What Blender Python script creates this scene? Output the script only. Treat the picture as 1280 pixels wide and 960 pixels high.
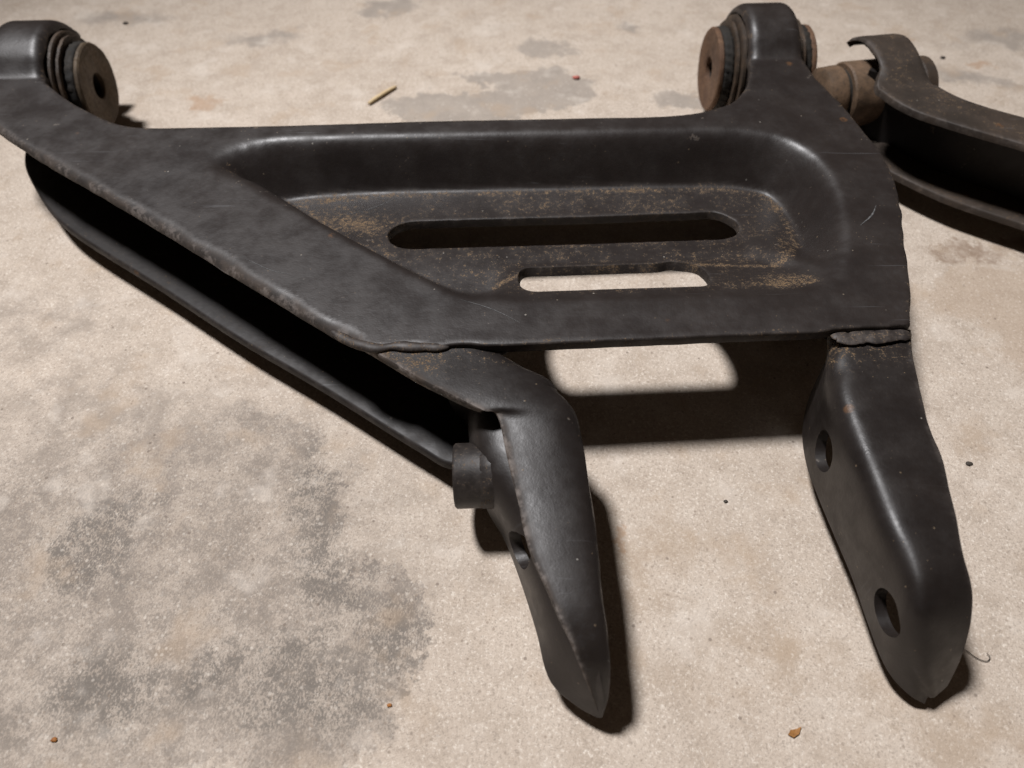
import bpy, bmesh, math, random
import numpy as np
from mathutils import Vector, Matrix, noise
from mathutils.geometry import delaunay_2d_cdt

MM = 0.001
scene = bpy.context.scene
for o in list(bpy.data.objects):
    bpy.data.objects.remove(o, do_unlink=True)
COL = scene.collection

# ------------------------------------------------------------------ camera
cam_data = bpy.data.cameras.new('Camera')
cam = bpy.data.objects.new('Camera', cam_data)
COL.objects.link(cam)
cam.location = (0, 0, 0.285)
cam.rotation_euler = (math.radians(90 - 52), 0, 0)
cam_data.sensor_width = 36
cam_data.lens = 36 * 930 / 1280
cam_data.clip_start = 0.005
cam_data.clip_end = 50
cam_data.dof.use_dof = True
cam_data.dof.focus_distance = 0.315
cam_data.dof.aperture_fstop = 9.0
scene.camera = cam

# ------------------------------------------------------------------ light
world = bpy.data.worlds.new('World')
scene.world = world
world.use_nodes = True
bg = world.node_tree.nodes['Background']
bg.inputs[0].default_value = (1.0, 0.74, 0.56, 1)
bg.inputs[1].default_value = 0.045

def lamp(name, loc, target, energy, color, radius, cone, blend):
    d = bpy.data.lights.new(name, 'SPOT')
    d.energy = energy
    d.color = color
    d.shadow_soft_size = radius
    d.spot_size = math.radians(cone)
    d.spot_blend = blend
    o = bpy.data.objects.new(name, d)
    COL.objects.link(o)
    o.location = loc
    o.rotation_euler = (Vector(target) - Vector(loc)).to_track_quat('-Z', 'Y').to_euler()
    return o

# one lamp hanging above the floor, a little to the left of and behind the arm
lamp('work_lamp', (-0.72, 0.66, 2.10), (0.06, 0.20, 0), 335, (0.985, 0.972, 0.985), 0.15, 43, 1.0)

scene.view_settings.view_transform = 'Standard'
scene.view_settings.look = 'None'
scene.view_settings.gamma = 1
scene.view_settings.use_curve_mapping = False
scene.view_settings.exposure = 0
scene.render.engine = 'CYCLES'
scene.cycles.use_adaptive_sampling = True
scene.cycles.adaptive_threshold = 0.02
scene.cycles.max_bounces = 4
scene.cycles.diffuse_bounces = 3
scene.cycles.glossy_bounces = 2

# ------------------------------------------------------------------ material helpers
class NT:
    def __init__(self, name):
        self.m = bpy.data.materials.new(name)
        self.m.use_nodes = True
        self.t = self.m.node_tree
        self.b = self.t.nodes['Principled BSDF']
        tc = self.t.nodes.new('ShaderNodeTexCoord')
        self.obj = tc.outputs['Object']
        geo = self.t.nodes.new('ShaderNodeNewGeometry')
        self.pos = geo.outputs['Position']
    def n(self, kind, **kw):
        nd = self.t.nodes.new(kind)
        for k, v in kw.items():
            setattr(nd, k, v)
        return nd
    def link(self, a, b):
        self.t.links.new(a, b)
    def put(self, sock, v):
        if isinstance(v, bpy.types.NodeSocket):
            self.link(v, sock)
        elif isinstance(v, (tuple, list)) and len(v) == 3 and sock.type == 'RGBA':
            sock.default_value = (*v, 1)
        else:
            sock.default_value = v
    def noise(self, vec, scale, detail=4, rough=0.55, dist=0.0, color=False):
        nd = self.n('ShaderNodeTexNoise')
        self.put(nd.inputs['Vector'], vec)
        nd.inputs['Scale'].default_value = scale
        nd.inputs['Detail'].default_value = detail
        nd.inputs['Roughness'].default_value = rough
        nd.inputs['Distortion'].default_value = dist
        return nd.outputs['Color' if color else 'Fac']
    def voronoi(self, vec, scale, rand=1.0):
        nd = self.n('ShaderNodeTexVoronoi')
        self.put(nd.inputs['Vector'], vec)
        nd.inputs['Scale'].default_value = scale
        nd.inputs['Randomness'].default_value = rand
        return nd.outputs['Distance'], nd.outputs['Color']
    def math(self, op, a, b=0.0, c=None, clamp=False):
        nd = self.n('ShaderNodeMath', operation=op, use_clamp=clamp)
        self.put(nd.inputs[0], a)
        self.put(nd.inputs[1], b)
        if c is not None:
            self.put(nd.inputs[2], c)
        return nd.outputs[0]
    def vmath(self, op, a, b=(0, 0, 0)):
        nd = self.n('ShaderNodeVectorMath', operation=op)
        self.put(nd.inputs[0], a)
        self.put(nd.inputs[1], b)
        return nd.outputs['Value' if op in ('LENGTH', 'DISTANCE', 'DOT_PRODUCT') else 'Vector']
    def ramp(self, v, lo, hi, a=0.0, b=1.0, smooth=True):
        nd = self.n('ShaderNodeMapRange', interpolation_type='SMOOTHSTEP' if smooth else 'LINEAR')
        self.put(nd.inputs['Value'], v)
        nd.inputs['From Min'].default_value = lo
        nd.inputs['From Max'].default_value = hi
        nd.inputs['To Min'].default_value = a
        nd.inputs['To Max'].default_value = b
        return nd.outputs[0]
    def mix(self, f, a, b, mode='MIX'):
        nd = self.n('ShaderNodeMix', data_type='RGBA', blend_type=mode)
        self.put(nd.inputs['Factor'], f)
        self.put(nd.inputs[6], a)
        self.put(nd.inputs[7], b)
        return nd.outputs[2]
    def mapping(self, vec, rot=0.0, scale=(1, 1, 1), loc=(0, 0, 0)):
        nd = self.n('ShaderNodeMapping')
        self.put(nd.inputs['Vector'], vec)
        nd.inputs['Rotation'].default_value = (0, 0, rot)
        nd.inputs['Scale'].default_value = scale
        nd.inputs['Location'].default_value = loc
        return nd.outputs[0]
    def attr(self, name):
        nd = self.n('ShaderNodeAttribute', attribute_name=name)
        return nd.outputs['Fac']
    def bump(self, h, strength, dist, normal=None):
        nd = self.n('ShaderNodeBump')
        nd.inputs['Strength'].default_value = strength
        nd.inputs['Distance'].default_value = dist
        self.put(nd.inputs['Height'], h)
        if normal is not None:
            self.link(normal, nd.inputs['Normal'])
        return nd.outputs[0]
    def out(self, color=None, rough=None, normal=None, metallic=None, spec=None):
        for k, v in (('Base Color', color), ('Roughness', rough), ('Normal', normal),
                     ('Metallic', metallic), ('Specular IOR Level', spec)):
            if v is not None:
                self.put(self.b.inputs[k], v)
        return self.m


def painted_steel(name, base=(0.0160, 0.0122, 0.0110), brown=(0.030, 0.0212, 0.0165), brown_amt=0.38, rust_scale=1.0, spec=0.45, rough0=0.37):
    k = NT(name)
    p = k.pos
    big = k.noise(p, 14, 3, 0.6)
    mid = k.noise(p, 70, 4, 0.65)
    fine = k.noise(p, 420, 3, 0.7)
    tiny = k.noise(p, 1500, 1, 0.6)
    # dusty brown film, in clouds
    film = k.ramp(k.math('ADD', k.math('ADD', k.math('MULTIPLY', big, 0.5), k.math('MULTIPLY', mid, 0.3)), k.math('MULTIPLY', fine, 0.35)), 0.42, 0.74)
    col = k.mix(k.math('MULTIPLY', film, brown_amt), base, brown)
    col = k.mix(k.ramp(fine, 0.35, 0.7, 0.0, 0.35), col, (0.010, 0.0095, 0.010))
    # rust that gathers in creases and along edges
    rust = k.attr('rust')
    rm = k.math('MULTIPLY', rust, rust_scale)
    rm = k.math('ADD', rm, k.math('MULTIPLY', k.math('SUBTRACT', mid, 0.5), 1.3))
    rm = k.math('ADD', rm, k.math('MULTIPLY', k.math('SUBTRACT', fine, 0.5), 2.6))
    rm = k.math('ADD', rm, k.math('MULTIPLY', k.math('SUBTRACT', tiny, 0.5), 1.4))
    rm = k.math('MULTIPLY', k.ramp(rm, 0.42, 1.10), k.ramp(rust, 0.02, 0.3))
    rc = k.mix(k.ramp(tiny, 0.42, 0.62), (0.050, 0.034, 0.022), (0.205, 0.128, 0.060))
    col = k.mix(k.math('MULTIPLY', rm, 0.72), col, rc)
    # isolated rust blooms
    vd, vc = k.voronoi(p, 62)
    pick = k.n('ShaderNodeSeparateColor')
    k.link(vc, pick.inputs[0])
    bloom = k.math('MULTIPLY', k.ramp(vd, 0.16, 0.08), k.ramp(pick.outputs[0], 0.90, 0.93))
    bloom = k.math('MULTIPLY', bloom, k.ramp(fine, 0.4, 0.55))
    col = k.mix(k.math('MULTIPLY', bloom, 0.75), col, (0.10, 0.048, 0.020))
    # dust and grit specks
    vd, vc = k.voronoi(p, 330)
    pick = k.n('ShaderNodeSeparateColor')
    k.link(vc, pick.inputs[0])
    speck = k.math('MULTIPLY', k.ramp(vd, 0.17, 0.10), k.ramp(pick.outputs[1], 0.955, 0.965))
    col = k.mix(k.math('MULTIPLY', speck, 0.7), col, k.mix(k.ramp(pick.outputs[2], 0.6, 1.0), (0.13, 0.095, 0.06), (0.30, 0.28, 0.25)))
    vd2, vc2 = k.voronoi(p, 760)
    pick2 = k.n('ShaderNodeSeparateColor')
    k.link(vc2, pick2.inputs[0])
    sp2 = k.math('MULTIPLY', k.ramp(vd2, 0.22, 0.12), k.ramp(pick2.outputs[1], 0.93, 0.95))
    sp2 = k.math('MULTIPLY', sp2, k.ramp(k.math('ADD', mid, k.math('MULTIPLY', rust, 0.5)), 0.5, 0.75))
    col = k.mix(k.math('MULTIPLY', sp2, 0.8), col, (0.26, 0.18, 0.10))
    # bare worn edges
    wear = k.attr('wear')
    streak = k.noise(p, 130, 4, 0.7)
    wm = k.math('MULTIPLY', k.ramp(k.math('ADD', streak, k.math('MULTIPLY', fine, 0.4)), 0.66, 0.86), wear)
    col = k.mix(k.math('MULTIPLY', wear, 0.75), col, k.mix(k.ramp(mid, 0.4, 0.6), (0.024, 0.019, 0.016), (0.055, 0.041, 0.032)))
    col = k.mix(k.math('MULTIPLY', wm, 0.55), col, (0.17, 0.145, 0.13))
    # small chips down to primer and bare steel
    cn = k.noise(p, 115, 3, 0.75)
    chip_m = k.math('MULTIPLY', k.ramp(cn, 0.695, 0.715), k.ramp(fine, 0.38, 0.5))
    col = k.mix(k.math('MULTIPLY', chip_m, 0.6), col, k.mix(k.ramp(tiny, 0.4, 0.6), (0.070, 0.048, 0.034), (0.13, 0.115, 0.10)))
    # long faint scuffs
    sc = k.noise(k.mapping(p, math.radians(-28), (1, 26, 1)), 26, 3, 0.5)
    sc = k.math('MULTIPLY', k.ramp(sc, 0.66, 0.72), k.ramp(big, 0.5, 0.62))
    col = k.mix(k.math('MULTIPLY', sc, 0.35), col, (0.10, 0.10, 0.105))
    # chalky rubbed patches
    rub = k.math('MULTIPLY', k.ramp(big, 0.54, 0.68), k.ramp(k.math('ADD', k.math('MULTIPLY', mid, 0.6), k.math('MULTIPLY', fine, 0.5)), 0.56, 0.72))
    col = k.mix(k.math('MULTIPLY', rub, 0.12), col, (0.060, 0.056, 0.056))
    rough = k.math('ADD', k.math('ADD', k.ramp(mid, 0.3, 0.75, rough0 - 0.03, rough0 + 0.13), k.math('MULTIPLY', film, 0.05)), k.math('MULTIPLY', k.math('ADD', k.math('ADD', rm, wear), k.math('MULTIPLY', rust, 0.7), clamp=True), 0.30))
    h = k.math('ADD', k.math('MULTIPLY', fine, 0.5), k.math('MULTIPLY', tiny, 0.25))
    h = k.math('ADD', h, k.math('MULTIPLY', k.math('ADD', speck, sp2), 0.5))
    h = k.math('ADD', h, k.math('MULTIPLY', k.math('MULTIPLY', wear, streak), 0.9))
    nrm = k.bump(h, 0.24, 0.0005, k.bump(mid, 0.16, 0.0012))
    return k.out(col, rough, nrm, 0.0, spec)


def rusty(name, a, b, c, rough=0.75):
    k = NT(name)
    p = k.pos
    n1 = k.noise(p, 90, 6, 0.65)
    n2 = k.noise(p, 520, 5, 0.7)
    col = k.mix(k.ramp(n1, 0.35, 0.65), a, b)
    col = k.mix(k.ramp(n2, 0.45, 0.72, 0, 0.7), col, c)
    h = k.math('ADD', n2, n1)
    return k.out(col, k.ramp(n2, 0.3, 0.7, rough - 0.15, rough + 0.1), k.bump(h, 0.5, 0.0005), 0.0, 0.35)


M_PAINT = painted_steel('black_painted_steel')
M_PAINT_B = painted_steel('black_painted_bracket_steel', (0.0120, 0.0093, 0.0083), (0.022, 0.0155, 0.012), 0.5, 1.0, 0.42, 0.37)
M_SHADE = painted_steel('shade_darkened_steel', (0.0100, 0.0080, 0.0074), (0.018, 0.013, 0.010), 0.5, 1.0, 0.28, 0.45)  # darker copy of the paint, with the channels' inner shade in its colour
M_OLD = painted_steel('worn_brown_painted_steel', (0.033, 0.026, 0.021), (0.058, 0.041, 0.030), 0.9, 1.0, 0.35, 0.42)
M_WASHER = rusty('rusty_washer_steel', (0.088, 0.047, 0.027), (0.135, 0.074, 0.040), (0.045, 0.026, 0.017))
M_WASHER_DULL = rusty('dull_brown_washer_steel', (0.058, 0.040, 0.024), (0.090, 0.062, 0.036), (0.030, 0.021, 0.014))
M_SLEEVE = rusty('brown_sleeve_steel', (0.034, 0.024, 0.017), (0.066, 0.043, 0.027), (0.018, 0.014, 0.011), 0.65)
M_TAN_SLEEVE = rusty('tan_sleeve_steel', (0.085, 0.055, 0.034), (0.15, 0.096, 0.06), (0.040, 0.027, 0.019), 0.6)
M_RUBBER = rusty('perished_rubber', (0.010, 0.009, 0.008), (0.018, 0.015, 0.012), (0.035, 0.028, 0.02), 0.85)


def concrete():
    k = NT('stained_concrete')
    p = k.pos
    wn = k.noise(p, 26, 3, 0.6, color=True)
    wn2 = k.noise(p, 170, 3, 0.7, color=True)
    w = k.vmath('ADD', p, k.vmath('MULTIPLY', k.vmath('SUBTRACT', wn, (0.5, 0.5, 0.5)), (0.052, 0.052, 0)))
    w = k.vmath('ADD', w, k.vmath('MULTIPLY', k.vmath('SUBTRACT', wn2, (0.5, 0.5, 0.5)), (0.024, 0.024, 0)))
    def blob(cx, cy, rx, ry, rot=0, soft=0.12):
        v = k.vmath('SUBTRACT', w, (cx * MM, cy * MM, 0))
        v = k.mapping(v, math.radians(-rot))
        v = k.vmath('MULTIPLY', v, (1 / (rx * MM), 1 / (ry * MM), 0))
        return k.ramp(k.vmath('LENGTH', v), 1 + soft, 1 - soft)
    def union(items):
        r = items[0]
        for i in items[1:]:
            r = k.math('MAXIMUM', r, i)
        return r
    cloud = k.noise(p, 9, 3, 0.6)
    mott = k.noise(p, 55, 4, 0.65)
    pr = k.n('ShaderNodeVectorRotate', rotation_type='EULER_XYZ')
    k.link(p, pr.inputs['Vector'])
    pr.inputs['Rotation'].default_value = (0.5, 0.9, 0.6)
    pr = pr.outputs[0]
    grain = k.noise(pr, 760, 3, 0.75, 0.4)
    sand = k.noise(pr, 1500, 1, 0.7)
    col = k.mix(k.ramp(cloud, 0.3, 0.7), (0.440, 0.370, 0.304), (0.490, 0.416, 0.345))
    col = k.mix(k.ramp(mott, 0.44, 0.66, 0, 0.55), col, (0.350, 0.285, 0.226))
    col = k.mix(k.ramp(mott, 0.42, 0.25, 0, 0.4), col, (0.60, 0.53, 0.45))
    col = k.mix(k.ramp(grain, 0.53, 0.68, 0, 0.62), col, (0.27, 0.225, 0.185))
    col = k.mix(k.ramp(grain, 0.46, 0.32, 0, 0.62), col, (0.70, 0.64, 0.56))
    col = k.mix(k.ramp(sand, 0.55, 0.72, 0, 0.6), col, (0.25, 0.21, 0.175))
    # scuffed grey area in the foreground: dark in the pores, streaked; the wide first blob also paints the light's falloff
    area = union([blob(-175, 120, 125, 84, 12, 0.45), blob(-96, 152, 24, 40, 8, 0.04), blob(-62, 104, 32, 30, 0, 0.04),
                  blob(-86, 74, 42, 28, -8, 0.10), blob(-112, 186, 40, 18, -30, 0.3)])
    core = union([blob(-43, 103, 13, 13, 40, 0.6), blob(-86, 162, 12, 20, 10, 0.6), blob(-72, 130, 22, 12, -40, 0.6),
                  blob(-112, 92, 15, 9, 30, 0.7), blob(-172, 142, 22, 22, 40, 0.3), blob(-84, 96, 16, 10, 30, 0.7),
                  blob(-70, 78, 30, 14, 0, 0.8), blob(-150, 80, 26, 14, 20, 0.8)])
    streak = k.noise(k.mapping(p, math.radians(-52), (1, 0.55, 1)), 1250, 2, 0.75)
    patch = k.noise(pr, 210, 4, 0.78, 0.3)
    pv = k.math('ADD', k.math('ADD', k.math('MULTIPLY', streak, 0.42), k.math('MULTIPLY', patch, 0.38)), k.math('MULTIPLY', mott, 0.2))
    pore = k.ramp(pv, 0.465, 0.545)
    am = k.math('MULTIPLY', area, k.math('ADD', k.math('MULTIPLY', pore, 0.32), k.ramp(mott, 0.3, 0.7, 0.28, 0.44)))
    col = k.mix(am, col, (0.175, 0.150, 0.130))
    cm = k.math('MULTIPLY', k.math('MULTIPLY', core, area), k.ramp(pv, 0.43, 0.54, 0.10, 0.66))
    col = k.mix(cm, col, (0.120, 0.107, 0.094))
    # faint grey scuffs further left
    left = union([blob(-240, 262, 45, 22, -20, 0.6), blob(-205, 212, 70, 26, -15, 0.7), blob(-290, 205, 40, 40, 0, 0.7)])
    col = k.mix(k.math('MULTIPLY', left, k.ramp(mott, 0.36, 0.66, 0.0, 0.42)), col, (0.22, 0.19, 0.165))
    # grey damp patches behind the arm
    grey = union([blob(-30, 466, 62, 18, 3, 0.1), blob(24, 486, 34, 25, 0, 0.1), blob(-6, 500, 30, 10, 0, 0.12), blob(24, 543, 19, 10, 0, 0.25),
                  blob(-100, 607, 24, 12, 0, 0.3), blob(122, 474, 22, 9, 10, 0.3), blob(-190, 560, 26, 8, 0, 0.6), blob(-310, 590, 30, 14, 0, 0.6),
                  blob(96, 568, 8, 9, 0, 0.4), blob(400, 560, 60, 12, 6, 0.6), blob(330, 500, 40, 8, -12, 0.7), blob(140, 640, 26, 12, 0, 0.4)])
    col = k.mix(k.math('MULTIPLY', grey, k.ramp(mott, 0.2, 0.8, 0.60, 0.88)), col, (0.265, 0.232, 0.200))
    # brown water marks on the right and small rust marks
    brown = union([blob(262, 318, 30, 8, 12, 0.4), blob(244, 314, 9, 7, 0, 0.5), blob(300, 326, 34, 10, 10, 0.5)])
    col = k.mix(k.math('MULTIPLY', brown, k.ramp(mott, 0.3, 0.6, 0.15, 0.75)), col, (0.20, 0.135, 0.09))
    tan = union([blob(262, 282, 38, 26, 20, 0.15), blob(290, 262, 50, 24, 30, 0.15)])
    col = k.mix(k.math('MULTIPLY', tan, 0.40), col, (0.34, 0.25, 0.175))
    blotch = k.noise(p, 34, 3, 0.6)
    col = k.mix(k.ramp(blotch, 0.54, 0.70, 0, 0.42), col, (0.365, 0.275, 0.195))
    col = k.mix(k.ramp(blotch, 0.44, 0.30, 0, 0.35), col, (0.60, 0.54, 0.475))
    tan2 = union([blob(58, 136, 26, 20, 0, 0.9), blob(96, 88, 30, 14, 0, 0.9), blob(170, 60, 50, 20, 0, 0.9)])
    col = k.mix(k.math('MULTIPLY', tan2, k.ramp(mott, 0.35, 0.65, 0.0, 0.4)), col, (0.36, 0.27, 0.19))
    marks = union([blob(-212, 463, 7, 8, 0, 0.7), blob(238, 505, 10, 5, 0, 0.6), blob(345, 520, 9, 4, 0, 0.6), blob(292, 560, 10, 5, 0, 0.7), blob(46, 143, 4, 5, 0, 0.5), blob(200, 500, 9, 3, 0, 0.7)])
    col = k.mix(k.math('MULTIPLY', marks, 0.5), col, (0.33, 0.19, 0.10))
    # dark grit sunk in the surface
    vd, vc = k.voronoi(p, 170)
    pick = k.n('ShaderNodeSeparateColor')
    k.link(vc, pick.inputs[0])
    pit = k.math('MULTIPLY', k.ramp(vd, 0.15, 0.08), k.ramp(pick.outputs[0], 0.80, 0.84))
    col = k.mix(k.math('MULTIPLY', pit, 0.6), col, (0.13, 0.10, 0.08))
    h = k.math('ADD', k.math('MULTIPLY', grain, 1.0), k.math('MULTIPLY', sand, 0.45))
    vd2, vc2 = k.voronoi(p, 420)
    pick2 = k.n('ShaderNodeSeparateColor')
    k.link(vc2, pick2.inputs[0])
    dot = k.math('MULTIPLY', k.ramp(vd2, 0.30, 0.16), k.ramp(pick2.outputs[0], 0.80, 0.9))
    col = k.mix(k.math('MULTIPLY', dot, 0.5), col, (0.20, 0.155, 0.12))
    dot = k.math('MULTIPLY', k.ramp(vd2, 0.34, 0.18), k.ramp(pick2.outputs[1], 0.80, 0.9))
    col = k.mix(k.math('MULTIPLY', dot, 0.28), col, (0.72, 0.66, 0.58))
    return k.out(col, 0.88, k.bump(h, 0.32, 0.0010), 0.0, 0.2)


M_FLOOR = concrete()


def plain(name, a, b, scale=400, rough=0.7):
    k = NT(name)
    n = k.noise(k.pos, scale, 4, 0.6)
    return k.out(k.mix(k.ramp(n, 0.35, 0.65), a, b), rough, k.bump(n, 0.3, 0.0003), 0.0, 0.3)


# ------------------------------------------------------------------ object helpers
def thing(name, label, cat, loc, group=None):
    o = bpy.data.objects.new(name, None)
    COL.objects.link(o)
    o.location = [c * MM for c in loc]
    o.empty_display_size = 0.02
    o['label'] = label
    o['category'] = cat
    if group:
        o['group'] = group
    o['base_mm'] = [float(c) for c in loc]
    return o

def world_base(o):
    b = np.zeros(3)
    while o is not None:
        b += np.array(o.location) / MM
        o = o.parent
    return b

def mesh_obj(name, verts, faces, mat, parent=None, smooth=True, attrs=None, base=None):
    """verts in world millimetres; the object's origin is its parent's (or base)"""
    v = np.asarray(verts, float)
    org = world_base(parent) if parent is not None else np.array(base if base is not None else (0, 0, 0), float)
    me = bpy.data.meshes.new(name)
    me.from_pydata(((v - org) * MM).tolist(), [], [list(map(int, f)) for f in faces])
    me.update()
    for key, val in (attrs or {}).items():
        a = me.attributes.new(key, 'FLOAT', 'POINT')
        a.data.foreach_set('value', np.asarray(val, np.float32))
    if smooth:
        me.polygons.foreach_set('use_smooth', [True] * len(me.polygons))
    me.materials.append(mat)
    o = bpy.data.objects.new(name, me)
    COL.objects.link(o)
    if parent is not None:
        o.parent = parent
    else:
        o.location = org * MM
    return o

def catmull(pts, step=2.0, closed=True):
    P = [np.array(p, float) for p in pts]
    n = len(P)
    out = []
    rng = range(n if closed else n - 1)
    for i in rng:
        if closed:
            p0, p1, p2, p3 = P[(i - 1) % n], P[i], P[(i + 1) % n], P[(i + 2) % n]
        else:
            p1, p2 = P[i], P[i + 1]
            p0 = P[i - 1] if i > 0 else 2 * p1 - p2
            p3 = P[i + 2] if i + 2 < n else 2 * p2 - p1
        # centripetal parameterisation: no overshoot between uneven points
        t0 = 0.0
        t1 = t0 + max(np.linalg.norm(p1 - p0), 1e-6) ** 0.5
        t2 = t1 + max(np.linalg.norm(p2 - p1), 1e-6) ** 0.5
        t3 = t2 + max(np.linalg.norm(p3 - p2), 1e-6) ** 0.5
        k = max(1, int(round(np.linalg.norm((p2 - p1)[:2]) / step)))
        for j in range(k):
            t = t1 + (t2 - t1) * j / k
            a1 = (t1 - t) / (t1 - t0) * p0 + (t - t0) / (t1 - t0) * p1
            a2 = (t2 - t) / (t2 - t1) * p1 + (t - t1) / (t2 - t1) * p2
            a3 = (t3 - t) / (t3 - t2) * p2 + (t - t2) / (t3 - t2) * p3
            b1 = (t2 - t) / (t2 - t0) * a1 + (t - t0) / (t2 - t0) * a2
            b2 = (t3 - t) / (t3 - t1) * a2 + (t - t1) / (t3 - t1) * a3
            out.append((t2 - t) / (t2 - t1) * b1 + (t - t1) / (t2 - t1) * b2)
    if not closed:
        out.append(P[-1])
    return np.array(out)

def inside(poly, pts):
    x, y = pts[:, 0], pts[:, 1]
    r = np.zeros(len(pts), bool)
    n = len(poly)
    j = n - 1
    for i in range(n):
        xi, yi = poly[i][:2]
        xj, yj = poly[j][:2]
        c = ((yi > y) != (yj > y)) & (x < (xj - xi) * (y - yi) / (yj - yi + 1e-12) + xi)
        r ^= c
        j = i
    return r

def near(loop, pts):
    """distance to a closed polyline and index of the nearest of its vertices"""
    best = np.full(len(pts), 1e9)
    idx = np.zeros(len(pts), int)
    n = len(loop)
    for i in range(n):
        a = loop[i][:2]
        b = loop[(i + 1) % n][:2]
        ab = b - a
        t = np.clip(((pts - a) @ ab) / (ab @ ab + 1e-12), 0, 1)
        d = np.linalg.norm(pts - (a + t[:, None] * ab), axis=1)
        m = d < best
        best[m] = d[m]
        idx[m] = i + (t[m] > 0.5)
    return best, idx % n

def smooth01(u):
    u = np.clip(u, 0, 1)
    return u * u * u * (u * (u * 6 - 15) + 10)

def sheet(name, loops, lips, zfun, thick, mat, parent, grid=1.7, attrfun=None, down=False):
    """A pressed sheet: outline loops[0], holes loops[1:], height from zfun, real thickness and a rounded lip.
    lips[i] = array with the lip radius at each vertex of loop i."""
    bpts, cons = [], []
    for L in loops:
        s = len(bpts)
        n = len(L)
        bpts += [tuple(p[:2]) for p in L]
        cons += [(s + i, s + (i + 1) % n) for i in range(n)]
    bp = np.array(bpts)
    lo, hi = loops[0][:, :2].min(0), loops[0][:, :2].max(0)
    gx = np.arange(lo[0], hi[0], grid)
    gy = np.arange(lo[1], hi[1], grid * 0.866)
    X, Y = np.meshgrid(gx, gy)
    X = X + (np.arange(len(gy)) % 2)[:, None] * grid * 0.5
    g = np.stack([X.ravel(), Y.ravel()], 1)
    def valid(p):
        m = inside(loops[0], p)
        for h in loops[1:]:
            m &= ~inside(h, p)
        return m
    def lipdist(p):
        best = np.full(len(p), 1e9)
        rad = np.ones(len(p))
        for L, lp in zip(loops, lips):
            d, i = near(L, p)
            m = d < best
            best[m] = d[m]
            rad[m] = np.asarray(lp)[i[m]]
        return best, rad
    g = g[valid(g)]
    d, r = lipdist(g)
    g = g[d > np.maximum(r * 1.0 + 0.6 * grid, 0.7 * grid)]
    rings = []
    for L, lp in zip(loops, lips):
        T = np.roll(L[:, :2], -1, 0) - np.roll(L[:, :2], 1, 0)
        N = np.stack([-T[:, 1], T[:, 0]], 1)
        N /= np.linalg.norm(N, axis=1)[:, None] + 1e-9
        q = L[:, :2] + N * 0.05
        s = np.where(valid(q), 1, -1)[:, None]
        for f in (0.33, 1.0):
            q = L[:, :2] + N * s * np.asarray(lp)[:, None] * f
            dq, rq = lipdist(q)
            ok = valid(q) & (dq > np.asarray(lp) * f * 0.85)
            rings.append(q[ok])
    allp = np.concatenate([bp] + rings + [g])
    res = delaunay_2d_cdt([Vector((float(a), float(b))) for a, b in allp], cons, [], 0, 1e-4)
    V = np.array([(v.x, v.y) for v in res[0]])
    F = np.array([f for f in res[2] if len(f) == 3])
    cen = V[F].mean(1)
    F = F[valid(cen)]
    a = V[F]
    area = (a[:, 1, 0] - a[:, 0, 0]) * (a[:, 2, 1] - a[:, 0, 1]) - (a[:, 1, 1] - a[:, 0, 1]) * (a[:, 2, 0] - a[:, 0, 0])
    F = F[np.abs(area) > 1e-6]
    area = area[np.abs(area) > 1e-6]
    F[area < 0] = F[area < 0][:, ::-1]
    used = np.unique(F)
    remap = -np.ones(len(V), int)
    remap[used] = np.arange(len(used))
    V, F = V[used], remap[F]
    d, r = lipdist(V)
    z = zfun(V[:, 0], V[:, 1])
    u = np.clip(1 - d / r, 0, 1)
    drop = r * (1 - np.sqrt(np.clip(1 - u * u, 0, 1))) * 0.8
    sg = -1 if down else 1
    top = np.column_stack([V, z - sg * drop])
    # vertex normals
    nf = np.cross(top[F[:, 1]] - top[F[:, 0]], top[F[:, 2]] - top[F[:, 0]])
    zz = np.column_stack([V, z])
    ns = np.cross(zz[F[:, 1]] - zz[F[:, 0]], zz[F[:, 2]] - zz[F[:, 0]])
    nv = np.zeros_like(top)
    for c in range(3):
        np.add.at(nv, F[:, c], ns)
    nv /= np.linalg.norm(nv, axis=1)[:, None] + 1e-12
    bot = zz - sg * nv * thick
    n = len(top)
    faces = []
    cnt = {}
    for f in F:
        for i in range(3):
            e = (f[i], f[(i + 1) % 3])
            cnt[e] = 1
    for f in F:
        faces.append(tuple(f) if not down else tuple(f[::-1]))
        faces.append(tuple((f + n)[::-1]) if not down else tuple(f + n))
    rim_start = len(faces)
    for (i, j) in list(cnt):
        if (j, i) not in cnt:
            q = (i, i + n, j + n, j)
            faces.append(q if not down else q[::-1])
    allv = np.concatenate([top, bot])
    at = {}
    if attrfun:
        for kk, vv in attrfun(V[:, 0], V[:, 1], d, r).items():
            at[kk] = np.concatenate([vv, vv * 0.8])
    o = mesh_obj(name, allv, faces, mat, parent, True, at)
    o.data.set_sharp_from_angle(angle=math.radians(50))
    return o

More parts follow.
